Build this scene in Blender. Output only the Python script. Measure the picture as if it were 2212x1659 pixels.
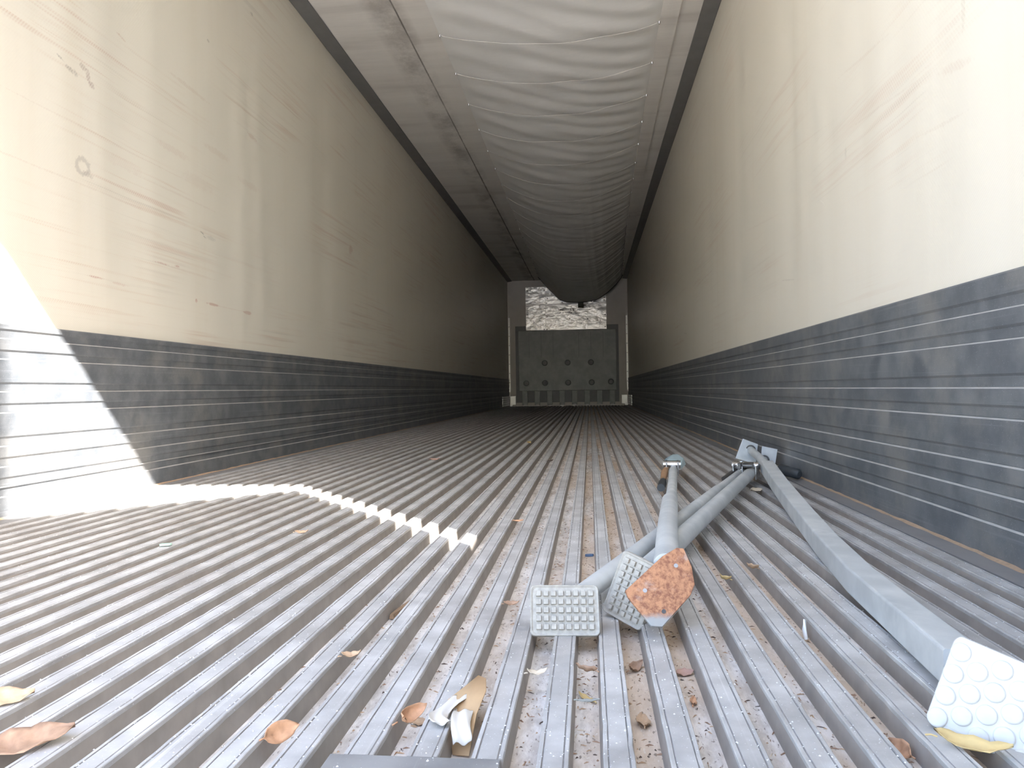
import bpy, bmesh, math, random
from mathutils import Vector, Matrix, noise

# ------------------------------------------------------------------ clear
for o in list(bpy.data.objects):
    bpy.data.objects.remove(o)
SC = bpy.context.scene
COL = SC.collection
random.seed(7)

# ------------------------------------------------------------------ camera
# metres: X across the trailer (0 = its centre line), Y into the trailer, Z up from the rib tops
cam_d = bpy.data.cameras.new('camera')
cam = bpy.data.objects.new('camera', cam_d)
COL.objects.link(cam)
cam_d.sensor_width = 36.0
cam_d.lens = 36.0 * 1640.0 / 2212.0
cam_d.clip_start = 0.02
cam_d.clip_end = 200
yaw, pitch, roll = math.radians(5.843), math.radians(0.423), math.radians(-0.846)
fw = Vector((-math.sin(yaw) * math.cos(pitch), math.cos(yaw) * math.cos(pitch), math.sin(pitch)))
r0 = Vector((math.cos(yaw), math.sin(yaw), 0))
u0 = r0.cross(fw)
cr, sr = math.cos(roll), math.sin(roll)
rr = cr * r0 + sr * u0
uu = -sr * r0 + cr * u0
M = Matrix(((rr.x, uu.x, -fw.x), (rr.y, uu.y, -fw.y), (rr.z, uu.z, -fw.z))).to_4x4()
M.translation = Vector((0.4436, 0.0, 0.3478))
cam.matrix_world = M
SC.camera = cam

# ------------------------------------------------------------------ light and exposure
SUN = Vector((-0.829, 1.0, -1.06)).normalized()
world = bpy.data.worlds.new('sky')
SC.world = world
world.use_nodes = True
wn = world.node_tree
wn.nodes.clear()
wo = wn.nodes.new('ShaderNodeOutputWorld')
wb = wn.nodes.new('ShaderNodeBackground')
ws = wn.nodes.new('ShaderNodeTexSky')
ws.sky_type = 'NISHITA'
ws.sun_disc = False
ws.sun_elevation = math.asin(-SUN.z)
ws.sun_rotation = math.atan2(-SUN.x, -SUN.y)
ws.air_density = 1.0
ws.dust_density = 2.5
ws.ozone_density = 1.0
wb.inputs['Strength'].default_value = 1.45
wn.links.new(ws.outputs[0], wb.inputs[0])
wn.links.new(wb.outputs[0], wo.inputs[0])
sun_d = bpy.data.lights.new('sun', 'SUN')
sun_d.energy = 46.0
sun_d.angle = math.radians(0.53)
sun_d.color = (1.0, 0.97, 0.93)
sun = bpy.data.objects.new('sun', sun_d)
sun.rotation_euler = (-SUN).to_track_quat('Z', 'Y').to_euler()
sun.location = (4, -4, 6)
COL.objects.link(sun)
SC.view_settings.view_transform = 'Standard'
SC.view_settings.look = 'None'
SC.view_settings.gamma = 1.0
SC.view_settings.use_curve_mapping = False
SC.view_settings.exposure = 0.24
SC.cycles.use_denoising = True
SC.cycles.max_bounces = 32
SC.cycles.diffuse_bounces = 24
SC.cycles.glossy_bounces = 12
SC.cycles.sample_clamp_indirect = 30.0


# ------------------------------------------------------------------ helpers: objects
WORLDPOS = {}


def tag(o, label=None, cat=None, group=None, kind=None):
    if label: o['label'] = label
    if cat: o['category'] = cat
    if group: o['group'] = group
    if kind: o['kind'] = kind
    return o


def thing(name, loc, label, cat, group=None):
    o = bpy.data.objects.new(name, None)
    o.empty_display_size = 0.05
    o.location = loc
    COL.objects.link(o)
    WORLDPOS[o.name] = Vector(loc)
    return tag(o, label, cat, group)


def add(name, me, parent=None, loc=None):
    """link mesh data as one object; loc is in world metres"""
    o = bpy.data.objects.new(name, me)
    COL.objects.link(o)
    w = Vector(loc) if loc is not None else Vector((0, 0, 0))
    WORLDPOS[o.name] = w
    if parent is not None:
        o.parent = parent
        o.location = w - WORLDPOS[parent.name]
    else:
        o.location = w
    return o


class MB:
    """collects shapes in world metres, then links them as ONE mesh object"""

    def __init__(self):
        self.v, self.f, self.m, self.s = [], [], [], []

    def poly(self, pts, faces, mi=0, smooth=False):
        b = len(self.v)
        self.v += [tuple(p) for p in pts]
        for f in faces:
            self.f.append(tuple(b + i for i in f))
            self.m.append(mi)
            self.s.append(smooth)

    def box(self, c, s, R=None, mi=0, taper=1.0):
        c = Vector(c)
        pts = []
        for z in (-1, 1):
            k = taper if z > 0 else 1.0
            for y in (-1, 1):
                for x in (-1, 1):
                    p = Vector((x * s[0] / 2 * k, y * s[1] / 2 * k, z * s[2] / 2))
                    pts.append(c + (R @ p if R is not None else p))
        self.poly(pts, [(0, 2, 3, 1), (4, 5, 7, 6), (0, 1, 5, 4), (2, 6, 7, 3), (0, 4, 6, 2), (1, 3, 7, 5)], mi)

    def tube(self, path, radii, n=16, mi=0, caps=True, square=None):
        """path of points; round section (or square section with side `square`)"""
        path = [Vector(p) for p in path]
        rings = []
        up = Vector((0, 0, 1))
        for i, p in enumerate(path):
            d = (path[min(i + 1, len(path) - 1)] - path[max(i - 1, 0)]).normalized()
            if abs(d.dot(up)) > 0.95:
                a = d.cross(Vector((1, 0, 0))).normalized()
            else:
                a = d.cross(up).normalized()
            b = a.cross(d).normalized()
            r = radii[i] if isinstance(radii, (list, tuple)) else radii
            if square:
                h, q = r, r * 0.90
                ring = [p + a * x + b * y for x, y in ((h, -q), (h, q), (q, h), (-q, h), (-h, q), (-h, -q), (-q, -h), (q, -h))]
            else:
                ring = [p + (a * math.cos(t) + b * math.sin(t)) * r for t in [2 * math.pi * k / n for k in range(n)]]
            rings.append(ring)
        nn = len(rings[0])
        pts = [q for r_ in rings for q in r_]
        fs = []
        for i in range(len(rings) - 1):
            for k in range(nn):
                k2 = (k + 1) % nn
                fs.append((i * nn + k, i * nn + k2, (i + 1) * nn + k2, (i + 1) * nn + k))
        self.poly(pts, fs, mi, smooth=not square)
        if caps:
            self.poly(rings[0], [tuple(reversed(range(nn)))], mi)
            self.poly(rings[-1], [tuple(range(nn))], mi)

    def prism(self, pts, nvec, t, mi=0):
        """planar outline extruded along nvec*t"""
        a = [Vector(p) for p in pts]
        b = [p + Vector(nvec) * t for p in a]
        n = len(a)
        fs = [tuple(reversed(range(n))), tuple(range(n, 2 * n))]
        fs += [(i, (i + 1) % n, n + (i + 1) % n, n + i) for i in range(n)]
        self.poly(a + b, fs, mi)

    def build(self, name, mats, parent=None, origin=None, bevel=None, auto=None):
        if origin is None:
            origin = WORLDPOS[parent.name] if parent is not None else Vector((0, 0, 0))
        origin = Vector(origin)
        me = bpy.data.meshes.new(name)
        me.from_pydata([tuple(Vector(p) - origin) for p in self.v], [], self.f)
        if not isinstance(mats, (list, tuple)): mats = [mats]
        for m in mats: me.materials.append(m)
        me.polygons.foreach_set('material_index', self.m)
        me.polygons.foreach_set('use_smooth', self.s)
        bm = bmesh.new()
        bm.from_mesh(me)
        bmesh.ops.recalc_face_normals(bm, faces=bm.faces)
        bm.to_mesh(me)
        bm.free()
        me.update()
        o = add(name, me, parent, origin)
        if bevel:
            md = o.modifiers.new('bevel', 'BEVEL')
            md.width = bevel
            md.segments = 2
            md.limit_method = 'ANGLE'
        return o


# ------------------------------------------------------------------ helpers: materials
class N:
    def __init__(self, name):
        self.mat = bpy.data.materials.new(name)
        self.mat.use_nodes = True
        self.t = self.mat.node_tree
        self.t.nodes.clear()
        self.out = self.t.nodes.new('ShaderNodeOutputMaterial')
        self.p = self.t.nodes.new('ShaderNodeBsdfPrincipled')
        self.t.links.new(self.p.outputs[0], self.out.inputs[0])
        self._pos = None

    def node(self, kind, **kw):
        n = self.t.nodes.new(kind)
        for k, v in kw.items(): setattr(n, k, v)
        return n

    def put(self, sock, v):
        if hasattr(v, 'is_output'):
            self.t.links.new(v, sock)
        elif v is not None:
            if sock.type == 'RGBA' and len(v) == 3: v = (*v, 1)
            sock.default_value = v

    def pos(self):
        if self._pos is None:
            g = self.node('ShaderNodeNewGeometry')
            self._pos = g.outputs['Position']
            self._nor = g.outputs['Normal']
        return self._pos

    def nor(self):
        self.pos()
        return self._nor

    def sep(self, v):
        n = self.node('ShaderNodeSeparateXYZ')
        self.put(n.inputs[0], v)
        return n.outputs

    def map(self, scale=(1, 1, 1), loc=(0, 0, 0), rot=(0, 0, 0), v=None):
        n = self.node('ShaderNodeMapping')
        self.put(n.inputs['Vector'], v if v is not None else self.pos())
        n.inputs['Scale'].default_value = scale
        n.inputs['Location'].default_value = loc
        n.inputs['Rotation'].default_value = rot
        return n.outputs[0]

    def noise(self, v, scale=1.0, detail=3.0, rough=0.55):
        n = self.node('ShaderNodeTexNoise')
        self.put(n.inputs['Vector'], v)
        n.inputs['Scale'].default_value = scale
        n.inputs['Detail'].default_value = detail
        n.inputs['Roughness'].default_value = rough
        return n.outputs[0]

    def math(self, op, a, b=0.0, clamp=False):
        n = self.node('ShaderNodeMath', operation=op, use_clamp=clamp)
        self.put(n.inputs[0], a)
        self.put(n.inputs[1], b)
        return n.outputs[0]

    def step(self, x, a, b):
        n = self.node('ShaderNodeMapRange', interpolation_type='SMOOTHSTEP')
        self.put(n.inputs[0], x)
        n.inputs[1].default_value = a
        n.inputs[2].default_value = b
        return n.outputs[0]

    def mix(self, f, a, b, mode='MIX'):
        n = self.node('ShaderNodeMix', data_type='RGBA', blend_type=mode)
        self.put(n.inputs[0], f)
        self.put(n.inputs[6], a)
        self.put(n.inputs[7], b)
        return n.outputs[2]

    def bump(self, h, strength=0.3, dist=0.002, prev=None):
        n = self.node('ShaderNodeBump')
        n.inputs['Strength'].default_value = strength
        n.inputs['Distance'].default_value = dist
        self.put(n.inputs['Height'], h)
        if prev is not None: self.put(n.inputs['Normal'], prev)
        return n.outputs[0]

    def done(self, color=None, rough=None, metal=None, normal=None, spec=None):
        self.put(self.p.inputs['Base Color'], color)
        self.put(self.p.inputs['Roughness'], rough)
        self.put(self.p.inputs['Metallic'], metal)
        self.put(self.p.inputs['Normal'], normal)
        self.put(self.p.inputs['Specular IOR Level'], spec)
        return self.mat


def plain(name, c, rough=0.5, metal=0.0, var=0.15, scale=30.0, bump=0.1, dist=0.001):
    n = N(name)
    f = n.noise(n.map(), scale, 4)
    col = n.mix(f, tuple(x * (1 - var) for x in c), tuple(min(1, x * (1 + var)) for x in c))
    return n.done(col, rough, metal, n.bump(f, bump, dist))


def frp_material(name, marks, seed):
    """cream glass-fibre wall lining with long horizontal rub marks"""
    n = N(name)
    P = n.pos()
    s = n.sep(P)
    y, z = s[1], s[2]
    base = n.mix(n.noise(n.map((1, .8, .8), (seed, seed, 0)), 1.1, 3), (.71, .67, .58), (.65, .605, .51))
    vert = n.noise(n.map((0, 5.0, .30), (0, seed, 0)), 1.0, 4, .6)
    base = n.mix(n.math('MULTIPLY', n.step(vert, .48, .78), .35), base, (.62, .56, .45))
    dots = n.math('MULTIPLY', n.math('SINE', n.math('MULTIPLY', n.math('ADD', y, n.math('MULTIPLY', z, .35)), 560.0)),
                  n.math('SINE', n.math('MULTIPLY', z, 620.0)))
    dotm = n.step(dots, -.2, .7)
    broken = n.noise(n.map((1, .9, 2.2), (0, 3 + seed, 0)), 1.0, 3)
    for (sy, sz, off, lo, hi, colr, amt, br) in (
            (.55, 26, 1.0, .54, .68, (.46, .25, .18), .60, (.46, .62)),
            (.80, 44, 5.0, .54, .68, (.52, .36, .26), .60, (.42, .58)),
            (.45, 60, 9.0, .55, .70, (.38, .33, .28), .50, (.44, .60)),
            (1.6, 18, 13.0, .55, .70, (.55, .42, .33), .45, (.46, .64))):
        st = n.noise(n.map((0, sy, sz), (0, off + seed, off)), 1.0, 3, .6)
        f = n.math('MULTIPLY', n.step(st, lo, hi), n.step(broken, br[0], br[1]))
        f = n.math('MULTIPLY', n.math('MULTIPLY', f, amt * (1.0 if seed < 1 else .6)), n.math('ADD', n.math('MULTIPLY', dotm, .75), .25))
        base = n.mix(f, base, colr)
    jit = n.noise(n.map((1, 1, 1)), 55.0, 3, .7)
    for (my, mz, ay, az, slope, colr, amt) in marks:
        dy = n.math('SUBTRACT', y, my)
        dz = n.math('SUBTRACT', n.math('SUBTRACT', z, mz), n.math('MULTIPLY', dy, slope))
        q = n.math('ADD', n.math('POWER', n.math('ABSOLUTE', n.math('DIVIDE', dy, ay)), 2.0),
                   n.math('POWER', n.math('ABSOLUTE', n.math('DIVIDE', dz, az)), 2.0))
        q = n.math('ADD', q, n.math('MULTIPLY', n.math('SUBTRACT', jit, .5), 3.6))
        f = n.math('MULTIPLY', n.math('MULTIPLY', n.math('SUBTRACT', 1.0, n.step(q, .2, 1.3)), amt * (.5 if ay > .09 else .85)), n.math('ADD', n.math('MULTIPLY', dotm, .6), .4))
        base = n.mix(f, base, colr)
    if seed < 1:  # the worn ring on the left wall
        dy, dz = n.math('DIVIDE', n.math('SUBTRACT', y, 2.397), .042), n.math('DIVIDE', n.math('SUBTRACT', z, 1.122), .033)
        r = n.math('SQRT', n.math('ADD', n.math('MULTIPLY', dy, dy), n.math('MULTIPLY', dz, dz)))
        r = n.math('ABSOLUTE', n.math('SUBTRACT', r, .75))
        r = n.math('ADD', r, n.math('MULTIPLY', n.math('SUBTRACT', jit, .5), .9))
        base = n.mix(n.math('MULTIPLY', n.math('SUBTRACT', 1.0, n.step(r, .08, .34)), .42), base, (.33, .30, .27))
    b = n.bump(dots, .10, .0008)
    b = n.bump(n.noise(n.map((1, 1.2, .3)), 9.0, 3), .12, .004, b)
    return n.done(base, .42, 0.0, b, .4)


def metal_material(name, c0, c1, rough=.45, metal=.6, scr=(0, 2, 60), dirt=None, seed=0.0, fleck=0.0):
    n = N(name)
    a = n.noise(n.map((1, 1, 1), (seed, 0, 0)), 14.0, 5)
    col = n.mix(n.step(a, .3, .72), c0, c1)
    st = n.noise(n.map(scr, (seed, 0, seed)), 1.0, 4, .65)
    col = n.mix(n.math('MULTIPLY', n.step(st, .56, .75), .35), col, tuple(min(1, x * 1.7) for x in c1))
    if dirt:
        d = n.noise(n.map((1, 1, 1), (0, seed, 5)), 4.0, 5, .65)
        col = n.mix(n.math('MULTIPLY', n.step(d, .46, .7), dirt[1]), col, dirt[0])
    if fleck:
        k = n.noise(n.map((1, 1, 1)), 420.0, 1)
        col = n.mix(n.math('MULTIPLY', n.step(k, .70, .76), fleck), col, (.8, .8, .8))
    ro = n.math('ADD', n.math('MULTIPLY', a, .25), rough - .12)
    return n.done(col, ro, metal, n.bump(n.noise(n.map((1, 1, 1)), 160.0, 3), .12, .0008))


DARK = (.22, .20, .17)
RED = (.38, .12, .08)
left_marks = [
    (2.29, 1.446, .020, .005, -.3, DARK, .7), (2.335, 1.427, .022, .010, -.2, DARK, .75), (2.365, 1.425, .010, .014, 0, DARK, .6),
    (2.405, 1.462, .022, .012, -.2, (.30, .22, .18), .7), (2.430, 1.440, .012, .026, -1.0, (.30, .20, .17), .75), (2.450, 1.418, .014, .012, 0, (.30, .20, .17), .7),
    (2.42, 1.102, .030, .010, 0, (.36, .31, .27), .6),
    (3.19, 1.058, .020, .005, -.25, (.10, .10, .09), .9), (3.21, 1.045, .016, .004, -.2, (.12, .12, .11), .8), (3.26, 1.05, .05, .010, 0, (.35, .33, .30), .5),
    (3.132, .753, .012, .009, 0, RED, .9), (3.275, .753, .060, .006, 0, RED, .9), (3.625, .750, .045, .009, 0, RED, .75), (3.44, .752, .22, .0028, 0, (.50, .30, .22), .5),
    (2.87, .872, .060, .0035, .0, RED, .7), (3.10, .868, .22, .006, -.01, (.52, .36, .28), .5), (2.98, .878, .02, .005, 0, RED, .7),
    (2.46, .757, .045, .004, 0, RED, .65), (2.60, .752, .05, .005, 0, (.50, .30, .25), .5),
    (3.095, 1.663, .16, .010, -.02, (.45, .28, .20), .55), (2.96, 1.353, .13, .016, 0, (.48, .30, .24), .45), (3.335, 1.459, .13, .016, 0, (.46, .30, .22), .5),
    (3.70, 1.655, .05, .012, -.1, (.42, .24, .18), .6), (3.164, 1.274, .13, .030, 0, (.50, .36, .30), .4), (3.668, 1.398, .12, .018, 0, (.46, .30, .24), .45),
    (5.293, 1.366, .045, .035, .2, (.40, .16, .12), .6), (3.719, 2.29, .018, .010, 0, DARK, .7), (3.261, 1.943, .014, .008, 0, DARK, .7), (2.624, 1.665, .03, .006, -.2, (.45, .26, .18), .6),
    (2.62, 1.20, .14, .022, 0, (.55, .42, .36), .4), (3.0, 1.18, .35, .0045, 0, (.48, .33, .27), .5), (2.5, 1.255, .5, .004, 0, (.45, .32, .26), .45), (2.45, 1.06, .6, .004, 0, (.46, .33, .27), .5),
]
right_marks = [
    (2.453, 1.07, .012, .022, 0, (.40, .36, .30), .5), (3.17, .775, .10, .003, .12, DARK, .6), (6.469, .798, .12, .006, .1, DARK, .6), (1.70, 1.142, .01, .05, 0, (.45, .41, .33), .5),
    (2.70, .978, .03, .002, .5, (.85, .82, .75), .6), (1.814, .935, .12, .005, .1, (.44, .33, .25), .4), (2.167, 1.108, .25, .004, .1, (.46, .35, .27), .45),
    (2.9, 1.25, .30, .004, .12, (.46, .35, .27), .45), (2.3, 1.30, .22, .005, .12, (.46, .33, .25), .45), (3.6, 1.10, .30, .005, .1, (.46, .36, .28), .4), (1.75, 1.04, .08, .012, .2, (.52, .40, .32), .4), (3.2, 1.55, .2, .006, .1, (.45, .33, .25), .4),
]
M_frp_l = frp_material('cream_liner_left', left_marks, 0.0)
M_frp_r = frp_material('cream_liner_right', right_marks, 17.0)
M_scuff = metal_material('dark_scuff_liner', (.130, .141, .156), (.205, .214, .225), .46, .35, (0, 1.2, 90), ((.28, .27, .255), .70), 2.0, .35)
M_ledge = plain('lit_dusty_ledge', (.40, .395, .38), .5, .2, .35, 20)  # paler ledge tops: caught light and dust put into the colour
M_rib = metal_material('worn_aluminium_rib', (.40, .394, .382), (.58, .568, .55), .52, .22, (90, 1.0, 0), ((.30, .275, .25), .6), 1.0, .9)
M_ribside = plain('dull_rib_side', (.30, .27, .24), .65, .1, .3, 26, .25)
M_bolt = plain('dull_bolt_end', (.36, .36, .36), .5, .3)
M_groove = plain('dark_rib_groove', (.30, .285, .27), .8, 0, .4, 80)  # groove faces darker than the rib tops
M_grey = plain('grey_trim', (.17, .165, .16), .6, 0, .15, 12)
M_galv = metal_material('galvanised_steel', (.52, .55, .56), (.68, .70, .70), .48, .40, (8, 8, 8), ((.55, .57, .58), .5), 3.0)
M_chrome = plain('worn_chrome', (.50, .50, .51), .24, 1.0, .3, 90, .3)
M_darksteel = plain('dark_steel', (.10, .095, .09), .42, .7, .4, 60)
M_black = plain('black_rubber_grip', (.035, .04, .044), .55, 0, .3, 50)
M_foot = plain('dusty_grey_rubber', (.37, .345, .30), .8, 0, .35, 160, .4, .001)
M_white = plain('dusty_white_rubber', (.60, .59, .565), .65, 0, .10, 60)
M_alu = plain('bare_bright_aluminium', (.66, .65, .62), .38, .6, .15, 40)


def channel_material():
    n = N('dirty_floor_channel')
    s = n.sep(n.pos())
    x = s[0]
    a = n.noise(n.map((1, .35, 1)), 30.0, 6, .7)
    c = n.mix(n.step(a, .35, .65), (.46, .42, .375), (.78, .745, .70))
    tan = n.math('MULTIPLY', n.step(x, .1, .55), n.step(n.noise(n.map((1.2, .25, 1)), 6.0, 4), .38, .60))
    c = n.mix(n.math('MULTIPLY', tan, .7), c, (.56, .41, .27))
    k = n.noise(n.map((1, .4, 1)), 240.0, 2)
    c = n.mix(n.math('MULTIPLY', n.step(k, .62, .70), .7), c, (.13, .09, .06))
    c = n.mix(n.math('MULTIPLY', n.math('SUBTRACT', 1.0, n.step(k, .28, .36)), .7), c, (.66, .60, .52))
    return n.done(c, .85, 0, n.bump(k, .6, .002))


def rust_material():
    n = N('rusted_steel_face')
    s = n.sep(n.pos())
    a = n.noise(n.map(), 110.0, 7, .75)
    c = n.mix(n.step(a, .36, .62), (.21, .085, .048), (.46, .225, .115))
    b = n.noise(n.map((1, 1, 1), (3, 1, 0)), 28.0, 5, .7)
    c = n.mix(n.math('MULTIPLY', n.step(b, .55, .72), .55), c, (.52, .40, .33))
    # the corner that stayed galvanised
    d = n.math('ADD', s[2], n.math('MULTIPLY', n.math('SUBTRACT', b, .5), .02))
    c = n.mix(n.math('SUBTRACT', 1.0, n.step(d, .0245, .034)), c, (.31, .31, .30))
    return n.done(c, .8, .1, n.bump(a, .5, .001))


def ceiling_material():
    n = N('stained_ceiling_lining')
    s = n.sep(n.pos())
    c = n.mix(n.noise(n.map((.25, 5.5, 1)), 1.0, 4, .6), (.64, .605, .565), (.80, .77, .73))
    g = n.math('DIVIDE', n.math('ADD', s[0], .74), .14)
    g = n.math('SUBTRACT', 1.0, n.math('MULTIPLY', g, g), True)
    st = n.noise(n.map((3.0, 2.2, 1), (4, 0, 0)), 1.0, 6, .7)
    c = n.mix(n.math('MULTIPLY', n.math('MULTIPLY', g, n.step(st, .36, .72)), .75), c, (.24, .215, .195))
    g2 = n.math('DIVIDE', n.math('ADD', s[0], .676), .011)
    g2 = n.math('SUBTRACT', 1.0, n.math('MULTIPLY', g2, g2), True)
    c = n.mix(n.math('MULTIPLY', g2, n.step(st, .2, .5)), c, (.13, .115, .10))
    w = n.noise(n.map((.7, 4.2, 1), (9, 2, 0)), 1.0, 4)
    c = n.mix(n.math('MULTIPLY', n.step(w, .50, .75), .5), c, (.48, .44, .405))
    return n.done(c, .75, 0, n.bump(n.noise(n.map((.35, 3.0, 1)), 5.0, 3), .35, .008))


def duct_material():
    n = N('grey_white_duct_fabric')
    c = n.mix(n.noise(n.map((1, .6, 1)), 3.0, 4), (.72, .71, .69), (.82, .81, .79))
    return n.done(c, .62, 0, n.bump(n.noise(n.map((.8, 2.2, 1), rot=(0, 0, .5)), 5.0, 4, .6), .25, .008))


def plate_material():
    n = N('dented_bulkhead_aluminium')
    a = n.noise(n.map((1, 1, 1)), 3.4, 3)
    c = n.mix(a, (.62, .60, .57), (.80, .78, .75))
    b = n.bump(n.noise(n.map((1, 1, 1.3)), 4.5, 2), .35, .05)
    b = n.bump(n.noise(n.map((1, 1, 1.6)), 15.0, 3), .25, .02, b)
    return n.done(c, .34, .85, b)


def bulk_material():
    n = N('dark_moulded_bulkhead')
    a = n.noise(n.map((1, 1, 1)), 7.0, 5, .65)
    c = n.mix(n.step(a, .35, .7), (.36, .38, .365), (.45, .47, .45))
    k = n.noise(n.map((2.0, 1, 26)), 1.0, 4, .7)
    c = n.mix(n.math('MULTIPLY', n.step(k, .66, .74), .45), c, (.33, .335, .32))
    return n.done(c, .55, .1, n.bump(a, .2, .006))


M_chan = channel_material()
M_rust = rust_material()
M_ceil = ceiling_material()
M_duct = duct_material()
M_plate = plate_material()
M_bulk = bulk_material()
M_front = plain('grey_front_panel', (.66, .62, .56), .6, 0, .12, 4)
M_seam = plain('duct_seam_thread', (.66, .64, .60), .7)
M_hem = plain('dark_duct_hem', (.06, .06, .062), .7)

# ------------------------------------------------------------------ the shell
HALF, H, Y0, Y1 = 1.245, 2.62, 0.56, 15.85
PITCH, RIBW, RIBD = 0.0622, 0.030, 0.026


def wall(name, side, mat):
    nY, nZ = 260, 16
    X = side * HALF
    pts, fs = [], []
    for i in range(nY + 1):
        yy = Y0 + (Y1 - Y0) * (i / nY) ** 1.25
        for k in range(nZ + 1):
            zz = -0.03 + (H + 0.03) * k / nZ
            w = .0022 * math.sin(yy * 9.2 + side) + .0018 * math.sin(yy * 15.1 + 2 + .3 * zz) + .0045 * (noise.noise((yy * 1.1, side * 5, zz * .35)))
            env = min(1, max(0, (zz - .5) / .25)) * min(1, max(0, (H - zz) / .3))
            pts.append((X + side * (abs(w) * env + .0005), yy, zz))
    for i in range(nY):
        for k in range(nZ):
            a = i * (nZ + 1) + k
            fs.append((a, a + 1, a + nZ + 2, a + nZ + 1))
    m = MB()
    m.poly(pts, fs, 0, True)
    # outer skin, so that the wall has its real thickness
    m.box((X + side * .055, (Y0 + Y1) / 2, H / 2), (.06, Y1 - Y0, H + .3))
    o = m.build(name, mat)
    o['kind'] = 'structure'
    return o


wall_l = wall('wall_left', -1, M_frp_l)
wall_r = wall('wall_right', 1, M_frp_r)


def scuff(parent, side, ledges, top):
    """dark ribbed lower lining, one extruded plank between each pair of grooves"""
    prev = 0.0
    tops = ledges + [None]
    for i, lz in enumerate(tops):
        X = side * HALF
        d = lambda t: X - side * t
        m = MB()
        z0 = prev
        if i == 0:
            prof = [(.001, z0), (.012, z0)]
        else:
            prof = [(.001, z0 + .0006), (.0075, z0 + .0006), (.0075, z0 + .021), (.012, z0 + .026)]
        if lz is None:
            prof += [(.012, top - .004), (.009, top), (.001, top)]
            mats = []
        else:
            prof += [(.012, lz - .0034), (.0085, lz), (.001, lz)]
        n = len(prof)
        ys = [Y0 + .002, 2.0, 4.0, 8.0, Y1 - .002]
        pts = []
        for yy in ys:
            for t, zz in prof:
                pts.append((d(t), yy, zz))
        for j in range(len(ys) - 1):
            for k in range(n - 1):
                a = j * n + k
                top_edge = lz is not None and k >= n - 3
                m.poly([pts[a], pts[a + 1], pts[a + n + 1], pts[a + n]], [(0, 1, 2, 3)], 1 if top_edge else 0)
        m.poly(pts[:n], [tuple(range(n))], 0)
        m.poly(pts[-n:], [tuple(range(n))], 0)
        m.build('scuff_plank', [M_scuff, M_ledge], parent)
        prev = lz if lz is not None else top


scuff(wall_l, -1, [.063, .091, .149, .208, .304, .365, .459, .519], .562)
scuff(wall_r, 1, [.068, .129, .188, .278, .339, .431, .491], .560)

# floor pan and its ribs
m = MB()
m.box((0, (.42 + Y1) / 2, -RIBD - .02), (2 * HALF, Y1 - .42, .04))
floor = m.build('floor', M_chan)
floor['kind'] = 'structure'


def make_rib(xc, y_start, seed):
    rnd = random.Random(seed)
    h = RIBW / 2
    prof = [(-h - .0025, -RIBD, 1), (-h + .0004, -.006, 1), (-h, -.0008, 0), (-h + .0008, 0, 0), (-h + .0042, 0, 0), (-h + .0048, -.0014, 1), (-h + .0060, -.0002, 0),
            (h - .0060, -.0002, 0), (h - .0048, -.0014, 1), (h - .0042, 0, 0), (h - .0008, 0, 0), (h, -.0008, 0), (h - .0004, -.006, 1), (h + .0025, -RIBD, 1)]
    ys = [y_start]
    while ys[-1] < 3.0: ys.append(ys[-1] + .022)
    while ys[-1] < 6.0: ys.append(ys[-1] + .12)
    ys += [8, 10, 13, Y1 - .12]
    n = len(prof)
    pts = []
    for yy in ys:
        near = 1.0 if yy < 4 else 0.0
        jl, jr = rnd.gauss(0, .00016) * near, rnd.gauss(0, .00016) * near
        if rnd.random() < .03: jl += .0009 * near
        if rnd.random() < .03: jr -= .0009 * near
        dz = rnd.gauss(0, .00025) * near
        for q, (px, pz, _) in enumerate(prof):
            e = jl if 1 <= q <= 4 else (jr if 9 <= q <= 12 else 0)
            pts.append((xc + px + e, yy, pz + (dz if q in (3, 4, 9, 10) else 0)))
    m = MB()
    fs, ms = [], []
    for j in range(len(ys) - 1):
        for k in range(n - 1):
            a = j * n + k
            fs.append((a, a + 1, a + n + 1, a + n))
            ms.append(1 if k in (0, n - 2) else 2 if k in (4, 5, 7, 8) else 0)
    m.poly(pts, fs)
    m.m = ms
    m.poly(pts[:n], [tuple(range(n))], 1)
    m.poly(pts[-n:], [tuple(range(n))], 1)
    m.build('floor_rib', [M_rib, M_ribside, M_groove], floor)


for i in range(40):
    xc = (i - 19.5) * PITCH - .0005
    if i in (0, 39): continue
    make_rib(xc, .712 if .19 < xc < .355 else .42, i)
for s in (-1, 1):   # flat flange along each wall, with rusty dust in the corner
    m = MB()
    m.box((s * (HALF - .036), (.42 + Y1) / 2, -.014), (.072, Y1 - .42, .026))
    m.build('floor_flange', plain('dusty_flange', (.31, .30, .29), .5, .4, .2, 12), floor)
    m = MB()
    pts, fs = [], []
    rnd = random.Random(s)
    K = 260
    for k in range(K + 1):
        yy = Y0 + (Y1 - Y0) * (k / K) ** 1.6
        w = .005 + .007 * rnd.random()
        hh = .0015 + .003 * rnd.random()
        pts += [(s * (HALF - .012), yy, -.001), (s * (HALF - .0125), yy, hh), (s * (HALF - .012 - w), yy, -.0008)]
    for k in range(K):
        a = 3 * k
        fs += [(a + 1, a + 2, a + 5, a + 4)]
    m.poly(pts, fs, 0, True)
    o = m.build('dust_line', plain('rusty_dust', (.34, .24, .16), .9, 0, .3, 90), floor)
    o['kind'] = 'stuff'
m = MB()
m.box((.272, .566, -.013), (.165, .292, .026))
m.build('cover_plate', metal_material('sill_plate', (.30, .30, .30), (.40, .40, .40), .45, .5, (60, 2, 2), None, 4.0, .4), floor, bevel=.001)

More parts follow.
